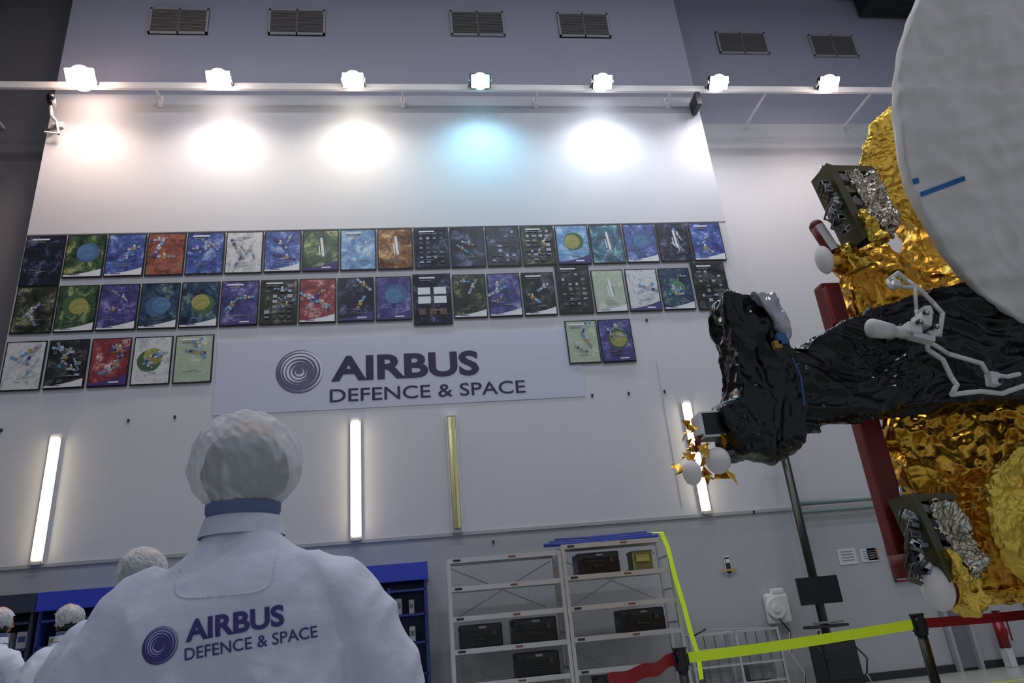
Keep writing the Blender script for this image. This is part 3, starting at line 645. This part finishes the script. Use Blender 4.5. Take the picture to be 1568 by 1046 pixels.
    b.cyl((0,-.015,-.19),(0,-.005,-.06),.058,skin,r1=.055,seg=24)
    o=b.obj('head',E); o.location=H
    b=B(); b.sph((0,-.014,-.010),(.096,.100,.098),hairm,seg=48)
    for v in b.bm.verts:
        c=v.co
        if c.y>.03: c.z=max(c.z,.035)
        v.co=c*(1+.05*noise.noise(c*28))
    o=b.obj('hair',E); o.location=H
    b=B(); cm=capmat(); b.sph((0,0,0),1,cm,seg=176)
    for v in b.bm.verts:
        c=v.co.normalized(); th_=math.atan2(c.y,c.x); 
        rx,ry,rz=.117,.122,.117
        lowf=max(0,-c.z)
        g=1-.24*lowf**2
        wr=.04*noise.noise(V((math.cos(th_)*2.2,math.sin(th_)*2.2,c.z*1.6)))+.07*(.3-abs(noise.noise(V((c.x*3.4+1,c.y*3.4,c.z*2.2)))))+.05*(.2-abs(noise.noise(V((c.x*6+c.z*2,c.y*6,c.z*3)))))+.010*math.sin(th_*24+c.z*4)*(lowf**1.5)
        p=V((c.x*rx*g,c.y*ry*g-.012,c.z*rz))*(1+wr)
        if p.y>.02: p.z=max(p.z,.045-.3*max(0,.06-p.y))
        v.co=p+V((0,0,.005))
    o=b.obj('hair_net_cap',E); o.location=H; o.scale=(hd,hd,hd)
    b=B(); b.loft([(V((0,-.016,-.088)),X*.082,Y*.078),(V((0,-.016,-.104)),X*.082,Y*.078),(V((0,-.016,-.118)),X*.076,Y*.072)],M('under_hood',(96,110,150),.8),seg=40,caps=False); o=b.obj('cap_band',E); o.location=H
    return E
MX,MY=-.41,1.70
man=person(MX,MY,1.662,0,True,1.08)
coat=[c for c in man.children if c.name.startswith('coat')][0]
bv=BVHTree.FromPolygons([v.co.copy() for v in coat.data.vertices],[list(p.vertices) for p in coat.data.polygons])
def onback(lx,lz,off=.002):
    h=bv.ray_cast(V((lx,-1,lz)),V((0,1,0)))
    return V((lx,h[0].y-off if h[0] else -.15,lz))
b=B(); prn=M('coat_print',(60,54,120),.7,var=.05)
ang=.085; ca,sa=math.cos(ang),math.sin(ang)
def rotp(px,pz,cx=-.02,cz=1.30): return (cx+(px-cx)*ca-(pz-cz)*sa, cz+(px-cx)*sa+(pz-cz)*ca)
def ctext(body,x0,x1,z0,z1,bold,mat):
    vs,fs=text_bm(body,bold); tb=bmesh.new(); bvv=[tb.verts.new((x0+u*(x1-x0),0,z0+v*(z1-z0))) for u,v in vs]
    for f in fs:
        try: tb.faces.new([bvv[q] for q in f])
        except: pass
    for _ in range(2):
        es=[e for e in tb.edges if e.calc_length()>.008]
        if es: bmesh.ops.subdivide_edges(tb,edges=es,cuts=1); bmesh.ops.triangulate(tb,faces=tb.faces[:])
    n0=len(b.bm.faces); mp={}
    for v in tb.verts: mp[v]=b.bm.verts.new(onback(*rotp(v.co.x,v.co.z)))
    for f in tb.faces:
        try: b.bm.faces.new([mp[v] for v in f.verts])
        except: pass
    b._m(mat,n0); tb.free()
ctext('AIRBUS',-.058,.125,1.292,1.333,.035,prn); ctext('DEFENCE & SPACE',-.06,.185,1.260,1.282,.008,prn)
cx,cz,r=-.107,1.296,.034
for i in range(8):
    for k_ in range(48):
        ra,rb=r*i/8,r*(i+1)/8; t0,t1=2*math.pi*k_/48,2*math.pi*(k_+1)/48
        q=[(cx+a*math.cos(t),cz+a*math.sin(t)) for a,t in ((ra,t0),(rb,t0),(rb,t1),(ra,t1))]
        if i==0: q=q[1:] 
        b.poly([onback(*rotp(*u)) for u in q],prn)
lt=M('coat_print_light',(150,150,196),.7)
for q in swirl(cx,cz,r,5): b.poly([onback(*rotp(*u),.0035) for u in q],lt)
b.obj('back_print',man,recalc=False)
b=B(); pts=[]
for k_ in range(61):
    t=math.pi+math.pi*k_/60
    ex=2/4.5; c_,s_=math.cos(t),math.sin(t)
    pts.append((.0+.098*math.copysign(abs(c_)**ex,c_),1.425+.055*math.copysign(abs(s_)**ex,s_)))
pts=[(-.098,1.455)]+pts+[(.098,1.455)]
for a,c in zip(pts,pts[1:]):
    b.cyl(onback(*a,.0),onback(*c,.0),.0022,coatm,seg=6)
b.obj('yoke_seam',man)
person(-1.36,3.75,1.68,.15,False,.95)
person(-2.80,6.35,1.66,1.15,False,.9)
person(-3.46,6.6,1.70,-.4,False,.9)

# ---------------------------------------------------------------- world + camera
w=bpy.data.worlds.new('world'); SC.world=w; w.use_nodes=True
w.node_tree.nodes['Background'].inputs[0].default_value=(.62,.67,.80,1); w.node_tree.nodes['Background'].inputs[1].default_value=.46
cam=bpy.data.cameras.new('camera'); co=bpy.data.objects.new('camera',cam); COL.objects.link(co)
cam.sensor_width=36; cam.lens=25.03; cam.clip_start=.05
psi,th,ro=math.radians(8.15),math.radians(22.2),math.radians(5.45)
F=V((math.sin(psi)*math.cos(th),math.cos(psi)*math.cos(th),math.sin(th)))
R0=V((math.cos(psi),-math.sin(psi),0)); U0=R0.cross(F)
R=R0*math.cos(ro)-U0*math.sin(ro); U=U0*math.cos(ro)+R0*math.sin(ro)
mt=Matrix((R,U,-F)).transposed().to_4x4(); mt.translation=V((0,0,1.25)); co.matrix_world=mt
SC.camera=co
SC.view_settings.view_transform='Standard'
